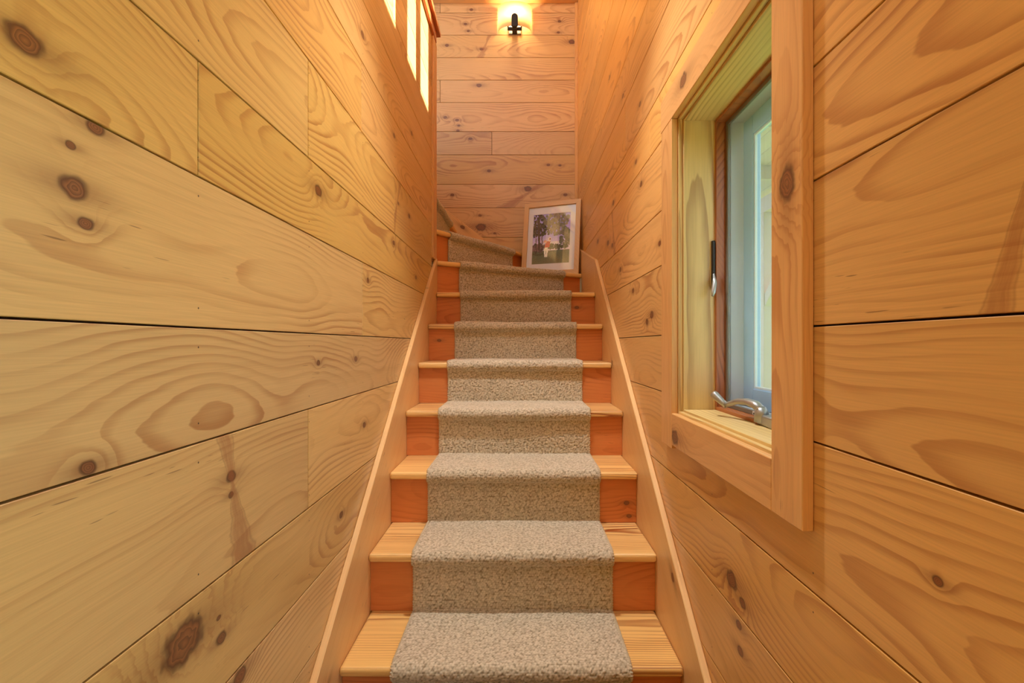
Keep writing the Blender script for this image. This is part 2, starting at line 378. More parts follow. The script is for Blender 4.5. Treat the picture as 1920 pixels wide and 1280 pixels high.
# right wall with the casement and a row of clerestory lights higher up
W1 = (0.845, 1.452, H - 0.226, H + 0.693)
W2 = (1.76, 2.80, 3.28, 4.30)
W3 = (-1.55, 0.05, -0.01, H + 1.268)               # added opening behind the lens, letting side light reach the left wall
def wall_with_holes(x0, x1, y0, y1, z0, z1, holes):
    out, ys = [], sorted({y0, y1, *(h[0] for h in holes), *(h[1] for h in holes)})
    for a, b in zip(ys, ys[1:]):
        zs = [z0]
        for h in holes:
            if h[0] <= a and h[1] >= b: zs += [h[2], h[3]]
        zs.append(z1)
        for k in range(0, len(zs), 2): out.append((x0, a, zs[k], x1, b, zs[k + 1]))
    return out
wr = core('wall_right', wall_with_holes(0.4912, 0.655, -1.6, YB + 0.12, 0, H + 3.96, [W1, W2, W3]))
tag(wr, 'long outer wall of wide orange pine boards holding the casement window')
JR = {0: [0.5], 2: [1.745], 5: [0.2], 6: [0.0], 8: [2.56], 9: [1.745], 10: [2.15], 11: [0.526], 12: [1.745], 13: [1.34], 15: [2.15], 17: [1.34], 19: [2.56], 21: [1.34]}
for i in range(len(ROWS_R) - 1):
    y_start = W3[1] if H + ROWS_R[i] < W3[3] - 0.05 else -1.6
    cuts = [y_start] + [c for c in JR.get(i, []) if c > y_start + 0.1] + [YB]
    for a, b in zip(cuts, cuts[1:]): board('right', XR, a, b, H + ROWS_R[i], H + ROWS_R[i + 1], wr, KN_R, [W1, W2])

# back wall
wb = core('wall_back', [(-2.2, YB + 0.0182, 0, XR, YB + 0.12, H + 3.96)])
tag(wb, 'end wall of pale knotty pine boards above the turning steps')
JB = {9: [-1.1], 11: [-1.3], 12: [-0.225], 14: [-0.645], 16: [-1.2], 18: [-0.645]}
for i in range(len(ROWS_B) - 1):
    cuts = [-2.2] + JB.get(i, []) + [XR - 0.001]
    for a, b in zip(cuts, cuts[1:]): board('back', YB, a, b, H + ROWS_B[i], H + ROWS_B[i + 1], wb, KN_B)

# guard wall on the far side of the left wall, beside the upper flight
wi = core('wall_inner', [(-2.2, 2.835, 0, -0.6405, 2.93, H + 1.88)])
tag(wi, 'hidden return of the pine guard wall beside the upper flight')
fl = core('floor', [(-2.2, -1.6, -0.05, XR, YB, 0.0)])
tag(fl, 'hall floor below the first stair tread')
wk = core('wall_rear', [(-0.64, -1.70, 0, 0.655, -1.601, H + 3.96)]); tag(wk, 'plain hall wall facing the foot of the stairs')
wk.data.materials.clear(); wk.data.materials.append(MAT['wall0'])
wu = core('wall_light_block', [(-2.3, -1.7, H + 1.88, -2.201, YB + 0.12, H + 4.06)]); tag(wu, 'added unseen wall keeping sky light off the upper stairwell')  # unseen wall added to block sky light from the left
wu.data.materials.clear(); wu.data.materials.append(MAT['wall0'])
cl = core('ceiling', [(-2.2, 1.35, H + 3.962, 0.655, YB + 0.12, H + 4.06)]); tag(cl, 'boarded ceiling high above the landing, left open over the flight to let sky light down')  # gap over the flight is added to light the treads from above
cl.data.materials.clear(); cl.data.materials.append(MAT['wall0'])

# vertical end trim, corner trim, beam trim, cap rail
tr = box('trim_1', (-0.535, 2.826, 1.6), (-0.505, 2.932, H + 1.819), 'trim', None, 0.002, 'left', swap=True); tag(tr, 'narrow upright pine end trim where the boarded wall stops', kind='structure')
tr = box('trim_2', (0.448, YB - 0.02, 1.6), (XR, YB, H + 2.765), 'trim', None, 0.002, 'back', swap=True); tag(tr, 'slim upright pine strip in the corner of the end wall', kind='structure')
tr = box('trim_3', (-2.2, YB - 0.05, H + 2.767), (XR, YB, H + 2.93), 'trim', None, 0.003, 'back'); tag(tr, 'pale pine beam across the end wall above the sconce', kind='structure')
cap = empty('cap_rail', (-0.56, 1.4, H + 1.88)); tag(cap, 'dark varnished cap rail along the top of the boarded guard wall', 'rail')
box('top', (-0.67, -1.6, H + 1.8805), (-0.483, 2.95, H + 1.915), 'rail', cap, 0.006, 'top', 3, swap=True)
box('apron', (-0.517, -1.6, H + 1.82), (-0.501, 2.905, H + 1.88), 'rail', cap, 0.002, 'left')

# ---------------------------------------------------------------- staircase
RUN, RISE, Y1 = 0.2567, 0.2, 1.319
TX0, TX1 = -0.497, 0.453
TT, NOSE = 0.028, 0.026
st = empty('staircase', (-0.022, 1.3, 0)); tag(st, 'varnished pine staircase rising between boarded walls and turning in wedge-shaped winders', 'staircase')
NL = {}                                     # nosing line of each step: two plan points, first one at the wall end / inner side
for k in range(1, 8): NL[k] = (Vector((TX0, Y1 + RUN * (k - 1))), Vector((TX1, Y1 + RUN * (k - 1))))
NL[8] = (Vector((-0.530, 2.908)), Vector((TX1, 3.475)))
NL[9] = (Vector((-0.520, 2.945)), Vector((-0.520 + 0.935 / math.tan(R(55)), 3.88)))
NL[10] = (Vector((-0.52, 2.952)), Vector((-0.50, 3.88)))
NL[11] = (Vector((-0.765, 2.952)), Vector((-0.757, 3.88)))
NL[12] = (Vector((-1.02, 2.952)), Vector((-1.014, 3.88)))
NL[13] = (Vector((-1.28, 2.952)), Vector((-1.27, 3.88)))
def back_of(k):                             # unit plan vector pointing into the flight
    a, b = NL[k]; d = (b - a).normalized(); return Vector((-d.y, d.x))
def tread_poly(k):
    a, b = NL[k]; n2 = back_of(k + 1); a2, b2 = NL[k + 1]
    s = NOSE + 0.016
    if k < 7: return [a, b, Vector((TX1, b2.y + s)), Vector((TX0, a2.y + s))]
    if k == 7: return [a, b, Vector((TX1, b2.y + s)), Vector((TX0, 2.985))]
    if k == 8: return [a, b, Vector((TX1, 3.88)), b2 + Vector((-s, 0)), a2 + n2 * s * 0.4]
    if k == 9: return [a, b, Vector((-0.56, 3.88)), Vector((-0.56, 2.952))]
    return [a, b, Vector((b2.x - s, 3.88)), Vector((a2.x - s, 2.952))]
tread_t = {1: 1.0, 2: 1.0}
for k in range(1, 13):
    pl = tread_poly(k); z = RISE * k
    ax = 'top'
    if k >= 8:
        d = (NL[k][1] - NL[k][0]).normalized(); ax = ((d.x, d.y, 0), (-d.y, d.x, 0))
    o = prism('tread', [(p.x, p.y, z) for p in pl], TT, ax, None, 'tread', st, 0.010, 4, tone(0.06))
    a, b = NL[k]; d = (b - a).normalized(); n = back_of(k)
    a_, b_ = a + n * NOSE, b + n * NOSE
    if k == 8: a_ = a_ + d * 0.03
    if k == 9: b_ = b_ - d * 0.04
    zz0, zz1 = RISE * (k - 1) + (0.0003 if k > 1 else 0.0), z - TT - 0.0003
    pts = [(a_.x, a_.y, zz0), (b_.x, b_.y, zz0), (b_.x, b_.y, zz1), (a_.x, a_.y, zz1)]
    o = prism('riser', pts, 0.016, ((d.x, d.y, 0), (0, 0, 1)), None, 'riser', st, 0.001, 1, tone(0.08))
    kk = {6: [((-0.44, a_.y, 1.11), .007)], 3: [((0.415, a_.y, 0.475), .007), ((0.425, a_.y, 0.425), .006)], 7: [((0.345, a_.y, 1.31), .008)]}.get(k)
    if kk: knots(o, kk)
# skirt boards
def nose_z(y): return RISE + (y - Y1) * RISE / RUN
SK = 0.172
yb = Y1 - (RISE + SK) * RUN / RISE
sl = (0, RUN, RISE)
def skirt(face, t, yt, axis, kn):
    d = Vector(sl).normalized()
    if axis == 'left': A = (d, Vector((0, -d.z, d.y)))
    else: A = (-d, Vector((0, -d.z, d.y)))
    pts = [(face, yb, 0.0), (face, yt, 0.0), (face, yt, nose_z(yt) + SK), ]
    o = prism('skirt_board', pts, t, A, None, 'skirt', st, 0.002, 1)
    knots(o, kn)
    return o
skirt(TX0 - 0.0003, -XL + TX0 - 0.001, 2.905, 'left', [((TX0, 1.16, 0.18), .012), ((TX0, 1.24, 0.20), .008)])
skirt(TX1 + 0.0003, XR - TX1 - 0.001, 2.893, 'right', [((TX1, 1.42, 0.40), .010), ((TX1, 2.35, 1.0), .008)])
zt = nose_z(2.893) + SK
o = prism('skirt_board', [(TX1 + 0.0003, 2.894, 1.0), (TX1 + 0.0003, 2.894, zt), (TX1 + 0.0003, 3.878, zt + 0.275), (TX1 + 0.0003, 3.878, 1.0)], 0.019, 'right', None, 'skirt', st, 0.002)
xk = -0.293; d = Vector((-1, 0, 0.762)).normalized()
o = prism('skirt_board', [(xk, 3.8815, 1.55), (xk, 3.8815, H + 0.858), (-2.1, 3.8815, H + 0.858 + (2.1 + xk) * 0.762), (-2.1, 3.8815, 1.55)], 0.018,
          ((-d, Vector((d.z, 0, -d.x)))), None, 'skirt', st, 0.002)
knots(o, [((-0.46, 3.88, H + 0.945), .012)])

# ---------------------------------------------------------------- carpet runner
def carpet_mat():
    T = NT('looped_beige_carpet')
    at = T.n('ShaderNodeAttribute', attribute_name='loop'); h = at.outputs['Fac']
    uvn = T.n('ShaderNodeUVMap'); 
    nz = T.noise(uvn.outputs[0], 2.2, 3.0); fine = T.noise(uvn.outputs[0], 420, 2.0)
    col = T.mix(T.sm(h, 0.0, 1.0), srgb(134, 115, 86), srgb(226, 208, 178))  # shade between loops put into the colour: low pile darker
    col = T.mix(T.m('MULTIPLY', T.sm(fine, 0.3, 0.75), 0.4), col, srgb(186, 172, 148))
    b_ = T.m('ADD', 0.9, T.m('MULTIPLY', nz, 0.2)); col = T.mix(1.0, col, T.xyz(b_, b_, b_), 'MULTIPLY')
    b = T.bsdf(Base_Color=col, Roughness=0.95); b.inputs['Specular IOR Level'].default_value = 0.1
    b.inputs['Sheen Weight'].default_value = 0.15
    return T.mat
MAT['carpet'] = carpet_mat()
MAT['binding'] = plain('whip_stitched_edge', srgb(196, 178, 148), 0.95, 0, 0.25, 260)

HW, CX = 0.329, -0.022
EDGE = {k: (Vector((CX - HW, NL[k][0].y)), Vector((CX + HW, NL[k][0].y))) for k in range(1, 8)}
def along(k, f): a, b = NL[k]; return a + (b - a) * f
EDGE[8] = (along(8, 0.165), along(8, 0.865))
EDGE[9] = (along(9, 0.125), along(9, 0.735))
EDGE[10] = (along(10, 0.05), along(10, 0.69))
EDGE[11] = (along(11, 0.05), along(11, 0.69))
CT = 0.011                                   # carpet thickness
def runner_path():
    """left and right edge of the runner as it climbs: lists of 3D points (surface of the pile) with normals"""
    Lp, Rp = [], []
    def add(l, r, z, nrm): Lp.append((Vector((l.x, l.y, z)), nrm)); Rp.append((Vector((r.x, r.y, z)), nrm))
    for k in range(1, 11):
        l, r = EDGE[k]; n = back_of(k); z = RISE * k; out = Vector((-n.x, -n.y, 0)); up = Vector((0, 0, 1))
        rf = NOSE - CT                       # face of pile on the riser sits CT in front of it
        for j in range(12):                  # riser
            f = j / 11; zz = RISE * (k - 1) + CT + f * (RISE - TT - CT - 0.006 - CT)
            add(l + n * rf, r + n * rf, zz, out)
        rad = 0.026                          # round the nosing
        cz = z + CT - rad; cc = -CT + rad - 0.002
        for j in range(15):
            an = R(-70 + 160 * j / 14)
            off = cc - math.cos(an) * rad
            add(l + n * off, r + n * off, cz + math.sin(an) * rad, (out * math.cos(an) + up * math.sin(an)))
        if k < 11:
            l2, r2 = EDGE[k + 1]; n2 = back_of(k + 1)
            e_l, e_r = l2 + n2 * (NOSE - CT - 0.004), r2 + n2 * (NOSE - CT - 0.004)
            s_l, s_r = l + n * (cc + 0.004), r + n * (cc + 0.004)
            for j in range(13):
                f = j / 12; add(s_l.lerp(e_l, f), s_r.lerp(e_r, f), z + CT, up)
    return Lp, Rp
Lp, Rp = runner_path()
def resample(Lp, Rp, step):
    mid = [(a[0] + b[0]) / 2 for a, b in zip(Lp, Rp)]
    s = [0]
    for a, b in zip(mid, mid[1:]): s.append(s[-1] + (b - a).length)
    s = np.array(s); ns = np.linspace(0, s[-1], int(s[-1] / step) + 1)
    def itp(arr): return np.stack([np.interp(ns, s, arr[:, c]) for c in range(3)], 1)
    A = lambda Q, j: np.array([q[j][:] for q in Q])
    return ns, itp(A(Lp, 0)), itp(A(Rp, 0)), itp(A(Lp, 1))
ns, LA, RA, NA = resample(Lp, Rp, 0.0029)
NA /= np.linalg.norm(NA, axis=1)[:, None]
NC = 228
tt = np.linspace(0, 1, NC)
pos = LA[:, None, :] * (1 - tt)[None, :, None] + RA[:, None, :] * tt[None, :, None]
S = np.repeat(ns[:, None], NC, 1); U = np.repeat((tt * 2 * HW)[None, :], len(ns), 0)
# loops: staggered tufts, each a small dome
rng = np.random.RandomState(3)
PX, PY = 0.0080, 0.0068
jx = rng.uniform(-.26, .26, (2048, 256)); jy = rng.uniform(-.26, .26, (2048, 256)); jh = rng.uniform(.55, 1.0, (2048, 256))
hmap = np.zeros_like(S)
r0 = np.floor(S / PY).astype(int)
for dr in (-1, 0, 1):
    rw = r0 + dr; sh = (rw % 2) * 0.5; c0 = np.floor(U / PX - sh).astype(int)
    for dc in (-1, 0, 1):
        c = c0 + dc; ia, ib = rw % 2048, c % 256
        dx = U / PX - (c + sh + 0.5 + jx[ia, ib]); dy = S / PY - (rw + 0.5 + jy[ia, ib])
        e = 1 - (dx * dx + dy * dy) / 0.42
        hmap = np.maximum(hmap, np.sqrt(np.clip(e, 0, 1)) * jh[ia, ib])
edge_in = np.minimum(U, 2 * HW - U)
fall = np.clip(edge_in / 0.012, 0, 1)
disp = (hmap - 0.6) * 0.0042 - (1 - np.sqrt(1 - (1 - fall) ** 2)) * 0.004
wob = 0.0016 * np.sin(U * 13 + S * 5) + 0.0014 * np.sin(S * 31 + U * 7)
pos = pos + NA[:, None, :] * (disp + wob)[:, :, None]
nr = len(ns)
idx = np.arange(nr * NC).reshape(nr, NC)
quads = np.stack([idx[:-1, :-1], idx[:-1, 1:], idx[1:, 1:], idx[1:, :-1]], -1).reshape(-1, 4)
me = bpy.data.meshes.new('runner_pile')
me.vertices.add(nr * NC); me.vertices.foreach_set('co', pos.reshape(-1).astype(np.float32))
me.loops.add(quads.size); me.loops.foreach_set('vertex_index', quads.reshape(-1).astype(np.int32))
me.polygons.add(len(quads)); me.polygons.foreach_set('loop_start', (np.arange(len(quads)) * 4).astype(np.int32))
me.polygons.foreach_set('use_smooth', np.ones(len(quads), dtype=bool))
me.update(calc_edges=True)
uvl = me.uv_layers.new(name='UVMap')
uv = np.stack([U.reshape(-1), S.reshape(-1)], 1)[quads.reshape(-1)]
uvl.data.foreach_set('uv', uv.reshape(-1).astype(np.float32))
at = me.attributes.new('loop', 'FLOAT', 'POINT'); at.data.foreach_set('value', hmap.reshape(-1).astype(np.float32))
rn = empty('stair_runner', (CX, 1.3, 0.0)); tag(rn, 'beige looped-pile carpet runner climbing the middle of the pine stairs', 'carpet')
o = link('pile', me, 'carpet'); keep(o, rn)
# whip-stitched edges: a fine wrapped cord down each side
for side, AA in ((0, LA), (1, RA)):
    other = RA if side == 0 else LA
    dr = (AA - other); dr /= np.linalg.norm(dr, axis=1)[:, None]
    P = AA - NA * 0.0044 - dr * 0.001
    n_ = len(P); k_ = 7
    B = np.cross(dr, NA); an = np.linspace(0, 2 * np.pi, k_, endpoint=False)
    rad = 0.0041 + 0.0012 * np.sign(np.sin(ns * 2 * np.pi / 0.0085)) + rng.uniform(-.0006, .0006, n_)
    V = P[:, None, :] + (dr[:, None, :] * np.cos(an)[None, :, None] + NA[:, None, :] * np.sin(an)[None, :, None]) * rad[:, None, None]
    ii = np.arange(n_ * k_).reshape(n_, k_); i2 = np.roll(ii, -1, 1)
    F = np.stack([ii[:-1], i2[:-1], i2[1:], ii[1:]], -1).reshape(-1, 4)
    m2 = bpy.data.meshes.new('edge_binding'); m2.from_pydata(V.reshape(-1, 3).tolist(), [], F.tolist()); m2.update()
    o = link('edge_binding', m2, 'binding'); keep(o, rn)

# ---------------------------------------------------------------- casement window in the right wall
win = empty('window_1', (0.5, 1.15, H - 0.2)); tag(win, 'pine-cased casement window with a grey crank handle and insect screen', kind='structure')
Y0, Y9, Z0, Z9 = 0.865, 1.432, H - 0.206, H + 0.673
def ring(name, x0, x1, inset, width, mat, parent, bevel=0.001, tint=None, group=None):
    """four members of a rectangular frame lining the opening; inset is measured from the casing's inner edge"""
    a0, a1, b0, b1 = Y0 + inset, Y9 - inset, Z0 + inset, Z9 - inset
    out = []
    out.append(box(name, (x0, a0, b0 - width), (x1, a1, b0), mat, parent, bevel, 'top', swap=True, tint=tint))
    o = box(name, (x0, a0, b1), (x1, a1, b1 + width), mat, parent, bevel, 'top', swap=True, tint=tint); out.append(o)
    out.append(box(name, (x0, a0 - width, b0 - width), (x1, a0, b1 + width), mat, parent, bevel, 'back', swap=True, tint=tint))
    out.append(box(name, (x0, a1, b0 - width), (x1, a1 + width, b1 + width), mat, parent, bevel, 'back', swap=True, tint=tint))
    return out
XC = XR - 0.0195
c1 = box('casing', (XC, 0.77, Z0 - 0.095), (XR - 0.0004, Y0, Z9), 'trim', win, 0.0015, 'right', swap=True)
knots(c1, [((XC, 0.815, H + 0.272), .020)])
box('casing', (XC, Y9, Z0 - 0.105), (XR - 0.0004, 1.534, Z9), 'trim', win, 0.0015, 'right', swap=True)
c3 = box('casing', (XC, 0.765, Z9 + 0.0006), (XR - 0.0004, 1.542, Z9 + 0.10), 'trim', win, 0.0015, 'right')
knots(c3, [((XC, 1.33, H + 0.73), .017)])
c4 = box('casing', (XC, Y0 + 0.0005, Z0 - 0.095), (XR - 0.0004, Y9 - 0.0005, Z0), 'trim', win, 0.0015, 'right')
knots(c4, [((XC, 1.40, H - 0.272), .018)])
ring('jamb_liner', XR, 0.4855, 0.006, 0.018, 'jamb', win)
ring('jamb', 0.486, 0.604, 0.0125, 0.022, 'jamb', win)
ring('window_stop', 0.578, 0.6045, 0.022, 0.0094, 'stop', win)
ring('outer_stop', 0.605, 0.618, 0.022, 0.022, 'stop', win)
sf = ring('screen_frame', 0.6055, 0.6145, 0.034, 0.0118, 'greymetal', win)
me = None
scn = box('insect_screen', (0.6095, Y0 + 0.034, Z0 + 0.034), (0.6099, Y9 - 0.034, Z9 - 0.034), 'screen', win, 0, 'right')
ring('outer_frame', 0.6185, 0.672, 0.026, 0.03, 'vinyl', win)
sash = ring('sash', 0.655, 0.680, 0.082, 0.0555, 'bluevinyl', win, 0.003)
box('pane', (0.667, Y0 + 0.080, Z0 + 0.080), (0.671, Y9 - 0.080, Z9 - 0.080), 'glass', win, 0, 'right')
ring('glazing_bead', 0.659, 0.6665, 0.088, 0.006, 'vinyl', win, 0.001)
# crank operator on the stool
zs = Z0 + 0.0128
arm_pts = [(0.578, 1.145, zs + 0.036), (0.574, 1.168, zs + 0.046), (0.567, 1.198, zs + 0.050), (0.559, 1.228, zs + 0.047), (0.551, 1.255, zs + 0.038), (0.545, 1.272, zs + 0.032)]
hd = tube('crank_handle', arm_pts, [0.013, 0.0135, 0.0115, 0.010, 0.009, 0.008], 'metal', win, 16, (0.95, 0.75)); hd['label'] = 'grey metal folding crank handle'
prism('crank_base', [(0.562, 1.00, zs + 0.026), (0.600, 1.00, zs + 0.026), (0.600, 1.165, zs + 0.026), (0.574, 1.165, zs + 0.026)], 0.026, 'top', None, 'metal', hd, 0.005, 3)
tube('hub', [(0.580, 1.150, zs + 0.008), (0.579, 1.148, zs + 0.028), (0.577, 1.150, zs + 0.042)], [0.017, 0.016, 0.012], 'metal', hd)
tube('crank_knob', [(0.547, 1.268, zs + 0.030), (0.541, 1.278, zs + 0.038), (0.529, 1.297, zs + 0.055), (0.526, 1.302, zs + 0.059), (0.525, 1.3035, zs + 0.060)], [0.0075, 0.0085, 0.0105, 0.0098, 0.004], 'metal', hd, 16)
# sash lock on the far jamb
yj = Y9 - 0.0125
lkp = box('lock_plate', (0.566, yj - 0.009, H + 0.16), (0.577, yj - 0.0004, H + 0.305), 'darkmetal', win, 0.003, 'back', 2)
tube('lock_lever', [(0.571, yj - 0.010, H + 0.205), (0.568, yj - 0.022, H + 0.180), (0.560, yj - 0.034, H + 0.150), (0.556, yj - 0.036, H + 0.138)], [0.005, 0.007, 0.007, 0.003], 'metal', lkp, 12, (0.6, 1.0))
box('screen_latch', (0.600, Y9 - 0.0455, H + 0.145), (0.6054, Y9 - 0.0345, H + 0.195), 'greymetal', win, 0.002, 'right', 2)
# warning sticker on the lower screen rail
zr = Z0 + 0.0225
stk = box('warning_sticker', (0.6047, 1.185, zr + 0.0008), (0.6054, 1.245, zr + 0.0106), 'sticker', win, 0, 'right')
def text(body, size, axis, org, mat, parent):
    cu = bpy.data.curves.new('lettering', 'FONT'); cu.body = body; cu.size = size; cu.align_x = 'CENTER'; cu.align_y = 'CENTER'; cu.extrude = 0.0001
    t = bpy.data.objects.new('lettering', cu); COL.objects.link(t)
    dg = bpy.context.evaluated_depsgraph_get(); m_ = bpy.data.meshes.new_from_object(t.evaluated_get(dg)); bpy.data.objects.remove(t)
    o = link('lettering', m_, mat); o.matrix_world = frame_mat(axis, org)
    if parent is not None: keep(o, parent)
    return o
text('WARNING', 0.0085, 'right', (0.6045, 1.208, zr + 0.0057), 'ink', stk)
prism('warning_triangle', [(0.6046, 1.243, zr + 0.002), (0.6046, 1.234, zr + 0.002), (0.6046, 1.2385, zr + 0.0095)], 0.0001, 'right', None, 'ink', stk, 0)

# clerestory lights high in the same wall
w2 = empty('window_2', (0.55, 2.28, W2[2])); tag(w2, 'high row of clerestory lights above the stair', kind='structure')
yy = [W2[0], 1.83, 2.00, 2.216, 2.395, 2.51, 2.72, W2[1]]
for a, b in zip(yy[::2], yy[1::2]):
    box('mullion', (0.50, a, W2[2]), (0.60, b, W2[3]), 'jamb', w2, 0.002, 'right', swap=True)
for a, b in zip(yy[1::2], yy[2::2]):
    box('pane', (0.60, a - 0.004, W2[2] + 0.001), (0.604, b + 0.004, W2[3] - 0.001), 'glass', w2, 0, 'right')

# ---------------------------------------------------------------- framed picture leaning in the corner
BL, BR_ = Vector((0.010, 3.655, 1.6055)), Vector((0.430, 3.508, 1.6055))
W_ = (BR_ - BL).length; ux = (BR_ - BL).normalized(); bk = Vector((-ux.y, ux.x, 0))
HT = 0.585; lean = 0.095
uy = (Vector((0, 0, 1)) * math.sqrt(1 - (lean / HT) ** 2) + bk * (lean / HT)).normalized()
pf = empty('framed_picture', ((BL + BR_) / 2)[:]); tag(pf, 'oak-framed golfing picture leaning in the corner of the winder steps', 'picture')
nz_ = ux.cross(uy)
def pp(a, b, c=0.0): v = BL + ux * a + uy * b + nz_ * c; return v[:]
FW = 0.036
def fpiece(q, ax): return prism('frame_rail', [pp(a, b, 0) for a, b in q], 0.026, ax, None, 'frame', pf, 0.0012)
fpiece([(0, 0), (W_, 0), (W_ - FW, FW), (FW, FW)], (ux, uy))
fpiece([(0, HT), (FW, HT - FW), (W_ - FW, HT - FW), (W_, HT)], (ux, uy))
fpiece([(0, 0), (FW, FW), (FW, HT - FW), (0, HT)], (uy, -ux))
fpiece([(W_, 0), (W_, HT), (W_ - FW, HT - FW), (W_ - FW, FW)], (uy, -ux))
i0, i1, j0, j1 = FW + 0.041, W_ - FW - 0.041, FW + 0.058, HT - FW - 0.058
def matpiece(q): return prism('mat_board', [pp(a, b, -0.012) for a, b in q], 0.003, (ux, uy), None, 'mat', pf, 0)
e = 0.0005
matpiece([(FW + e, FW + e), (W_ - FW - e, FW + e), (W_ - FW - e, HT - FW - e), (FW + e, HT - FW - e)][:4]) if False else None
def frame_mesh(name, outer, inner, c, t, mat):
    (a0, b0, a1, b1), (p0, q0, p1, q1) = outer, inner
    vv = [pp(a0, b0, c), pp(a1, b0, c), pp(a1, b1, c), pp(a0, b1, c), pp(p0, q0, c), pp(p1, q0, c), pp(p1, q1, c), pp(p0, q1, c)]
    vv += [pp(a0, b0, c - t), pp(a1, b0, c - t), pp(a1, b1, c - t), pp(a0, b1, c - t), pp(p0, q0, c - t), pp(p1, q0, c - t), pp(p1, q1, c - t), pp(p0, q1, c - t)]
    fs = []
    for i in range(4):
        j = (i + 1) % 4
        fs += [(i, j, j + 4, i + 4), (i + 8, i + 12, j + 12, j + 8), (i + 4, j + 4, j + 12, i + 12), (i, i + 8, j + 8, j)]
    me = bpy.data.meshes.new(name); me.from_pydata(vv, [], fs); me.update()
    o = link(name, me, mat); keep(o, pf); return o
frame_mesh('mat_board', (FW + e, FW + e, W_ - FW - e, HT - FW - e), (i0, j0, i1, j1), -0.012, 0.003, 'mat')
prism('glass_pane', [pp(FW + e, FW + e, -0.008), pp(W_ - FW - e, FW + e, -0.008), pp(W_ - FW - e, HT - FW - e, -0.008), pp(FW + e, HT - FW - e, -0.008)], 0.002, (ux, uy), None, 'glass', pf, 0)
# printed picture: small coloured cells
GX, GY = 84, 116
def lerp(a, b, f): return tuple(x + (y - x) * f for x, y in zip(a, b))
prng = random.Random(11)
blobs = []
def clump(cx, cy, rx, ry, n, s, cols):
    for _ in range(n):
        a = prng.uniform(0, 6.283); r = math.sqrt(prng.random())
        blobs.append((cx + math.cos(a) * rx * r, cy + math.sin(a) * ry * r, prng.uniform(.4, 1) * s, prng.choice(cols)))
dk = [(58, 58, 44), (74, 72, 52), (46, 48, 40), (92, 84, 62)]
clump(.15, .86, .22, .15, 90, .035, dk); clump(.24, .66, .24, .10, 90, .032, dk); clump(.06, .68, .08, .14, 34, .035, dk)
clump(.62, .86, .36, .14, 90, .045, [(108, 106, 86), (128, 122, 100), (96, 96, 78)]); clump(.72, .66, .26, .10, 60, .04, [(118, 116, 96), (134, 128, 106)])
clump(.88, .5, .14, .2, 60, .05, [(104, 104, 84), (86, 88, 70)])
clump(.16, .32, .2, .08, 70, .04, [(92, 74, 68), (120, 92, 92), (70, 62, 52)]); clump(.62, .34, .3, .05, 70, .035, [(66, 70, 50), (84, 84, 62)])
def paint(x, y):
    c = paint0(x, y); return tuple(min(255, v * 1.22 + 6) for v in c)
def paint0(x, y):
    if y < 0.27: c = lerp((106, 104, 74), (84, 92, 70), min(1, y / .25 + .2 * math.sin(x * 7)))
    else: c = lerp((212, 196, 214), (150, 142, 196), min(1, (y - .27) / .35))
    if 0.38 < y < 0.44 and .45 < x < .75: c = lerp(c, (232, 214, 204), .6)
    for bx, by, bs_, bc in blobs:
        if abs(x - bx) < bs_ and abs(y - by) < bs_ and (x - bx) ** 2 + ((y - by) * 1.1) ** 2 < bs_ * bs_: c = bc
    for tx, tw, ya, yb_ in ((.17, .028, .3, 1.0), (.25, .012, .33, .8), (.09, .01, .3, .9)):
        if abs(x - tx - .02 * math.sin(y * 6)) < tw and ya < y < yb_: c = (78, 64, 52)
    if y < .27 and .2 < y + .03 * math.sin(x * 9) < .235 and x < .6: c = (70, 72, 52)
    # golfer
    lx, rx = .345 + (.27 - y) * .06, .405 - (.27 - y) * .10
    if .14 < y < .30 and (abs(x - lx) < .022 or abs(x - rx - .0) < .022): c = (226, 212, 196)
    if .28 < y < .34 and abs(x - .375) < .042: c = (224, 208, 190)
    if .325 < y < .445 and abs(x - .395 - (y - .33) * .25) < .062: c = (168, 58, 48)
    if .41 < y < .47 and abs(x - .345) < .055 - abs(y - .44): c = (198, 150, 128)
    if (x - .46) ** 2 + ((y - .485) * .8) ** 2 < .0014: c = (226, 190, 176)
    if .47 < y < .51 and abs(x - .47) < .02: c = (120, 70, 60)
    if abs((y - .40) - (.44 - .30) / (.36 - .28) * (x - .30) * .35) < .012 and .27 < x < .34: c = (236, 230, 220)
    j = prng.uniform(-9, 9)
    return tuple(max(0, min(255, v + j)) for v in c)
vv = [pp(i0 - .002 + (i1 - i0 + .004) * a / GX, j0 - .002 + (j1 - j0 + .004) * b / GY, -0.0155) for b in range(GY + 1) for a in range(GX + 1)]
fs = [(b * (GX + 1) + a, b * (GX + 1) + a + 1, (b + 1) * (GX + 1) + a + 1, (b + 1) * (GX + 1) + a) for b in range(GY) for a in range(GX)]
me = bpy.data.meshes.new('print'); me.from_pydata(vv, [], fs); me.update()
ca = me.color_attributes.new('ink', 'FLOAT_COLOR', 'CORNER')
buf = []
for b in range(GY):
    for a in range(GX):
        c = srgb(*paint((a + .5) / GX, (b + .5) / GY)); buf += list(c) * 4
ca.data.foreach_set('color', buf)
T = NT('printed_picture'); an = T.n('ShaderNodeAttribute', attribute_name='ink'); T.bsdf(Base_Color=an.outputs['Color'], Roughness=0.7)
o = link('print', me, T.mat); keep(o, pf)
prism('backing', [pp(FW, FW, -0.018), pp(W_ - FW, FW, -0.018), pp(W_ - FW, HT - FW, -0.018), pp(FW, HT - FW, -0.018)], 0.004, (ux, uy), None, 'sub', pf, 0)

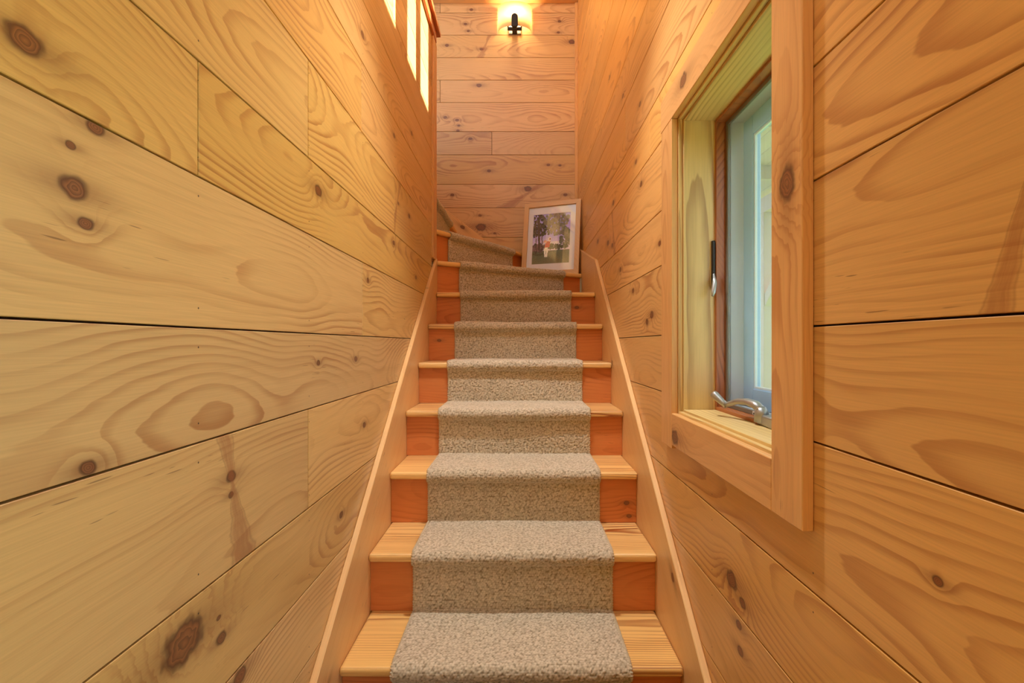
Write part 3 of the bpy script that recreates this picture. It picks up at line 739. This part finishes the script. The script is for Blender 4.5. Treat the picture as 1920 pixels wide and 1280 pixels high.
# ---------------------------------------------------------------- wall sconce
SX, SZ0, SZ1 = -0.038, H + 2.522, H + 2.715
sn = empty('wall_sconce', (SX, YB, SZ0)); tag(sn, 'lit wall sconce with curved frosted glass shade and dark bronze clip', 'sconce')
def shade_mat():
    T = NT('frosted_glass_shade')
    df = T.n('ShaderNodeBsdfDiffuse'); df.inputs[0].default_value = (0.85, 0.78, 0.62, 1)
    tl = T.n('ShaderNodeBsdfTranslucent'); tl.inputs[0].default_value = (1.0, 0.86, 0.58, 1)
    m1 = T.n('ShaderNodeMixShader'); m1.inputs[0].default_value = 0.7; T.put(m1.inputs[1], df.outputs[0]); T.put(m1.inputs[2], tl.outputs[0])
    T.t.links.new(m1.outputs[0], T.out.inputs[0]); return T.mat
MAT['shade'] = shade_mat()
hw, dep, n = 0.137, 0.098, 28
vv, fs = [], []
for zz in (SZ0, SZ1):
    for off in (0.0, 0.004):
        for i in range(n + 1):
            a = math.pi * i / n
            vv.append((SX - math.cos(a) * (hw - off), YB - 0.004 - math.sin(a) ** 0.9 * (dep - off), zz))
m_ = n + 1
for i in range(n):
    fs += [(i, i + 1, 2 * m_ + i + 1, 2 * m_ + i), (m_ + i + 1, m_ + i, 3 * m_ + i, 3 * m_ + i + 1), (i + 1, i, m_ + i, m_ + i + 1), (2 * m_ + i, 2 * m_ + i + 1, 3 * m_ + i + 1, 3 * m_ + i)]
me = bpy.data.meshes.new('shade'); me.from_pydata(vv, [], fs); me.update()
for p in me.polygons: p.use_smooth = True
keep(link('shade', me, 'shade'), sn)
yf = YB - 0.004 - dep
def capsule(name, x, w2_, z0, z1, y0, t, mat):
    pts = [(x - w2_, y0, z0), (x + w2_, y0, z0)] + [(x + math.cos(R(a)) * w2_, y0, z1 - w2_ + math.sin(R(a)) * w2_) for a in range(0, 181, 15)]
    return prism(name, pts, t, 'back', None, mat, sn, 0.002, 2)
capsule('clip', SX, 0.0255, SZ0 - 0.014, SZ0 + 0.088, yf - 0.014, 0.012, 'darkmetal')
box('arm', (SX - 0.02, yf - 0.002, SZ0 - 0.016), (SX + 0.02, YB - 0.012, SZ0 - 0.004), 'darkmetal', sn, 0.002)
box('crossbar', (SX - 0.058, YB - 0.075, SZ0 - 0.018), (SX + 0.058, YB - 0.06, SZ0 + 0.006), 'darkmetal', sn, 0.004, 'back', 2)
for s in (-1, 1): box('upturned_end', (SX + s * 0.054 - 0.005, YB - 0.074, SZ0 + 0.006), (SX + s * 0.054 + 0.005, YB - 0.061, SZ0 + 0.035), 'darkmetal', sn, 0.002, 'back', 2)
box('wall_plate', (SX - 0.05, YB - 0.012, SZ0 - 0.01), (SX + 0.05, YB - 0.0005, SZ1 - 0.04), 'metal', sn, 0.004, 'back', 2)
lp = bpy.data.lights.new('sconce_bulb', 'POINT'); lp.energy = 3.2; lp.color = (1.0, 0.72, 0.42); lp.shadow_soft_size = 0.028
lo = bpy.data.objects.new('sconce_bulb', lp); COL.objects.link(lo); lo.location = (SX, YB - 0.052, SZ1 - 0.075); keep(lo, sn)

# ---------------------------------------------------------------- added pendant lamp, out of view, to brighten treads and carpet
PY_, PZ = 1.45, 3.00
pd = empty('added_pendant_lamp', (-0.022, PY_, H + 3.962)); tag(pd, 'added dark metal pendant lamp, out of view, brightening the lower treads', 'lamp')
tube('cord', [(-0.022, PY_, PZ + 0.16), (-0.022, PY_, H + 3.95)], [0.004, 0.004], 'darkmetal', pd, 8)
tube('ceiling_rose', [(-0.022, PY_, H + 3.94), (-0.022, PY_, H + 3.9615)], [0.05, 0.055], 'darkmetal', pd, 20)
vv, fs = [], []
prof_ = [(0.15, 0), (0.13, 0.06), (0.06, 0.13), (0.02, 0.16), (0.016, 0.155), (0.056, 0.126), (0.126, 0.057), (0.147, 0)]
for r_, z_ in prof_:
    for i in range(28): vv.append((-0.022 + r_ * math.cos(2 * math.pi * i / 28), PY_ + r_ * math.sin(2 * math.pi * i / 28), PZ + z_))
for j in range(8):
    for i in range(28): fs.append((j * 28 + i, j * 28 + (i + 1) % 28, ((j + 1) % 8) * 28 + (i + 1) % 28, ((j + 1) % 8) * 28 + i))
me = bpy.data.meshes.new('lamp_shade'); me.from_pydata(vv, [], fs); me.update()
for p in me.polygons: p.use_smooth = True
keep(link('lamp_shade', me, 'darkmetal'), pd)
lp = bpy.data.lights.new('fill_spot', 'SPOT'); lp.energy = FILL_LAMP; lp.color = (0.93, 0.97, 1.0); lp.shadow_soft_size = 0.06; lp.spot_size = R(72); lp.spot_blend = 0.7  # added spot aimed down at the treads and carpet
lo = bpy.data.objects.new('fill_spot', lp); COL.objects.link(lo); lo.location = (-0.022, PY_, PZ + 0.01); keep(lo, pd)

# ---------------------------------------------------------------- outside the window
def grass_mat():
    T = NT('lawn'); tc = T.n('ShaderNodeTexCoord')
    a = T.noise(tc.outputs['Object'], 1.2, 3); b = T.noise(tc.outputs['Object'], 25, 3)
    T.bsdf(Base_Color=T.mix(T.m('MULTIPLY', a, b), srgb(96, 128, 56), srgb(146, 164, 92)), Roughness=0.9); return T.mat
me = bpy.data.meshes.new('ground'); me.from_pydata([(0.66, -12, -0.12), (40, -12, -0.12), (40, 45, -0.12), (0.66, 45, -0.12)], [], [(0, 1, 2, 3)]); me.update()
g = link('ground', me, grass_mat()); tag(g, 'sunlit lawn outside the casement window', kind='structure')
MAT['porch'] = wood('weathered_porch_timber', srgb(176, 150, 132), srgb(128, 98, 84), 0.01, 0.5, 0, rough=0.7, coat=0)
pr = empty('porch_roof', (0.66, 1.5, 2.7)); tag(pr, 'timber porch roof with a knee brace outside the casement window', kind='structure')
for i in range(13):
    x0 = 0.665 + i * 0.19
    box('soffit_board', (x0, -1.2, 2.95), (x0 + 0.187, 6.4, 2.98), 'porch', pr, 0.002, 'top', swap=True)
for yy_ in (0.2, 1.4, 2.6, 3.8, 5.0): box('rafter', (0.665, yy_, 2.81), (3.2, yy_ + 0.05, 2.9495), 'porch', pr, 0.003, 'top')
box('beam', (2.85, -1.2, 2.63), (2.97, 6.4, 2.8095), 'porch', pr, 0.004, 'top', swap=True)
box('post', (2.85, 5.6, -0.12), (2.97, 5.72, 2.6295), 'porch', pr, 0.004, 'left', swap=True)
d = Vector((0, 0.7, 0.7)).normalized()
prism('knee_brace', [(2.86, 4.5, 2.629), (2.86, 4.65, 2.629), (2.86, 5.599, 1.68), (2.86, 5.599, 1.53)], 0.09, ((0, -1, 1), (0, 1, 1)), None, 'porch', pr, 0.003)
MAT['added_deck'] = wood('green_bounce_planks', srgb(152, 180, 152), srgb(118, 142, 120), 0.01, 0.4, 0, rough=0.8, coat=0)  # unseen deck added; its green tints light bounced onto the left wall
dk_ = empty('added_deck', (0.66, -0.5, -0.05)); tag(dk_, 'unseen green deck outside the entry', kind='structure')
for i in range(22): box('plank', (0.665 + i * 0.145, -3.2, -0.05), (0.805 + i * 0.145, 0.55, -0.02), 'added_deck', dk_, 0.002, 'top', swap=True)
def leaf_mat():
    T = NT('sunlit_leaves'); oi = T.n('ShaderNodeTexCoord'); f = T.noise(oi.outputs['Object'], 3, 2)
    c = T.mix(f, srgb(96, 134, 92), srgb(168, 194, 140))
    df = T.n('ShaderNodeBsdfDiffuse'); tl = T.n('ShaderNodeBsdfTranslucent'); T.put(df.inputs[0], c); T.put(tl.inputs[0], c)
    m1 = T.n('ShaderNodeMixShader'); m1.inputs[0].default_value = 0.5; T.put(m1.inputs[1], df.outputs[0]); T.put(m1.inputs[2], tl.outputs[0])
    T.t.links.new(m1.outputs[0], T.out.inputs[0]); return T.mat
MAT['leaf'] = leaf_mat(); MAT['bark'] = plain('pale_bark', srgb(176, 172, 160), 0.9, 0, 0.4, 14)
def tree(x, y, h, r, label, seed):
    rg = np.random.RandomState(seed)
    t = empty('leafy_tree', (x, y, -0.12)); tag(t, label, 'tree', 'trees beyond the porch')
    tube('trunk', [(x, y, -0.12), (x + 0.05, y, h * 0.3), (x - 0.04, y + 0.05, h * 0.65), (x, y, h * 0.92)], [0.15, 0.12, 0.08, 0.02], 'bark', t, 10)
    for k in range(5):
        a = rg.uniform(0, 6.28); z = h * rg.uniform(.25, .8); ln = r * rg.uniform(.6, 1)
        tube('branch', [(x, y, z), (x + math.cos(a) * ln * .5, y + math.sin(a) * ln * .5, z + .25), (x + math.cos(a) * ln, y + math.sin(a) * ln, z + .35)], [0.04, 0.025, 0.008], 'bark', t, 6)
    n_ = 1500
    th = rg.uniform(0, 2 * np.pi, n_); zf = rg.uniform(0, 1, n_); rad = r * (1.05 - zf * .85) * np.sqrt(rg.uniform(0.05, 1, n_))
    C = np.stack([x + np.cos(th) * rad, y + np.sin(th) * rad, 0.5 + zf * (h - .3)], 1)
    A = rg.normal(size=(n_, 3)); A /= np.linalg.norm(A, axis=1)[:, None]; B = np.cross(A, rg.normal(size=(n_, 3))); B /= np.linalg.norm(B, axis=1)[:, None]
    s = rg.uniform(.09, .17, n_)[:, None]
    V = np.stack([C - A * s, C + B * s * .45, C + A * s, C - B * s * .45], 1).reshape(-1, 3) - np.array([x, y, 0])
    F = np.arange(n_ * 4).reshape(-1, 4)
    me = bpy.data.meshes.new('foliage'); me.from_pydata(V.tolist(), [], F.tolist()); me.update()
    o = link('foliage', me, 'leaf'); o.location = (x, y, 0); keep(o, t); o['kind'] = 'stuff'
TR = [(4.3, 7.6, 5.5, 1.3), (5.9, 10.6, 7.0, 1.6), (7.6, 7.8, 6.5, 1.5), (3.2, 13.2, 7.5, 1.8), (9.6, 11.6, 8.0, 2.0), (7.2, 15.4, 8.0, 2.1)]
LB = ['leafy tree closest to the porch brace outside the casement', 'leafy tree behind the one by the porch brace', 'broad leafy tree out on the lawn away from the house',
      'slim leafy tree close to the house line', 'large leafy tree far out on the lawn', 'leafy tree at the back of the lawn']
for (x, y, h, r), lb in zip(TR, LB): tree(x, y, h, r, lb, int(x * 10 + y))
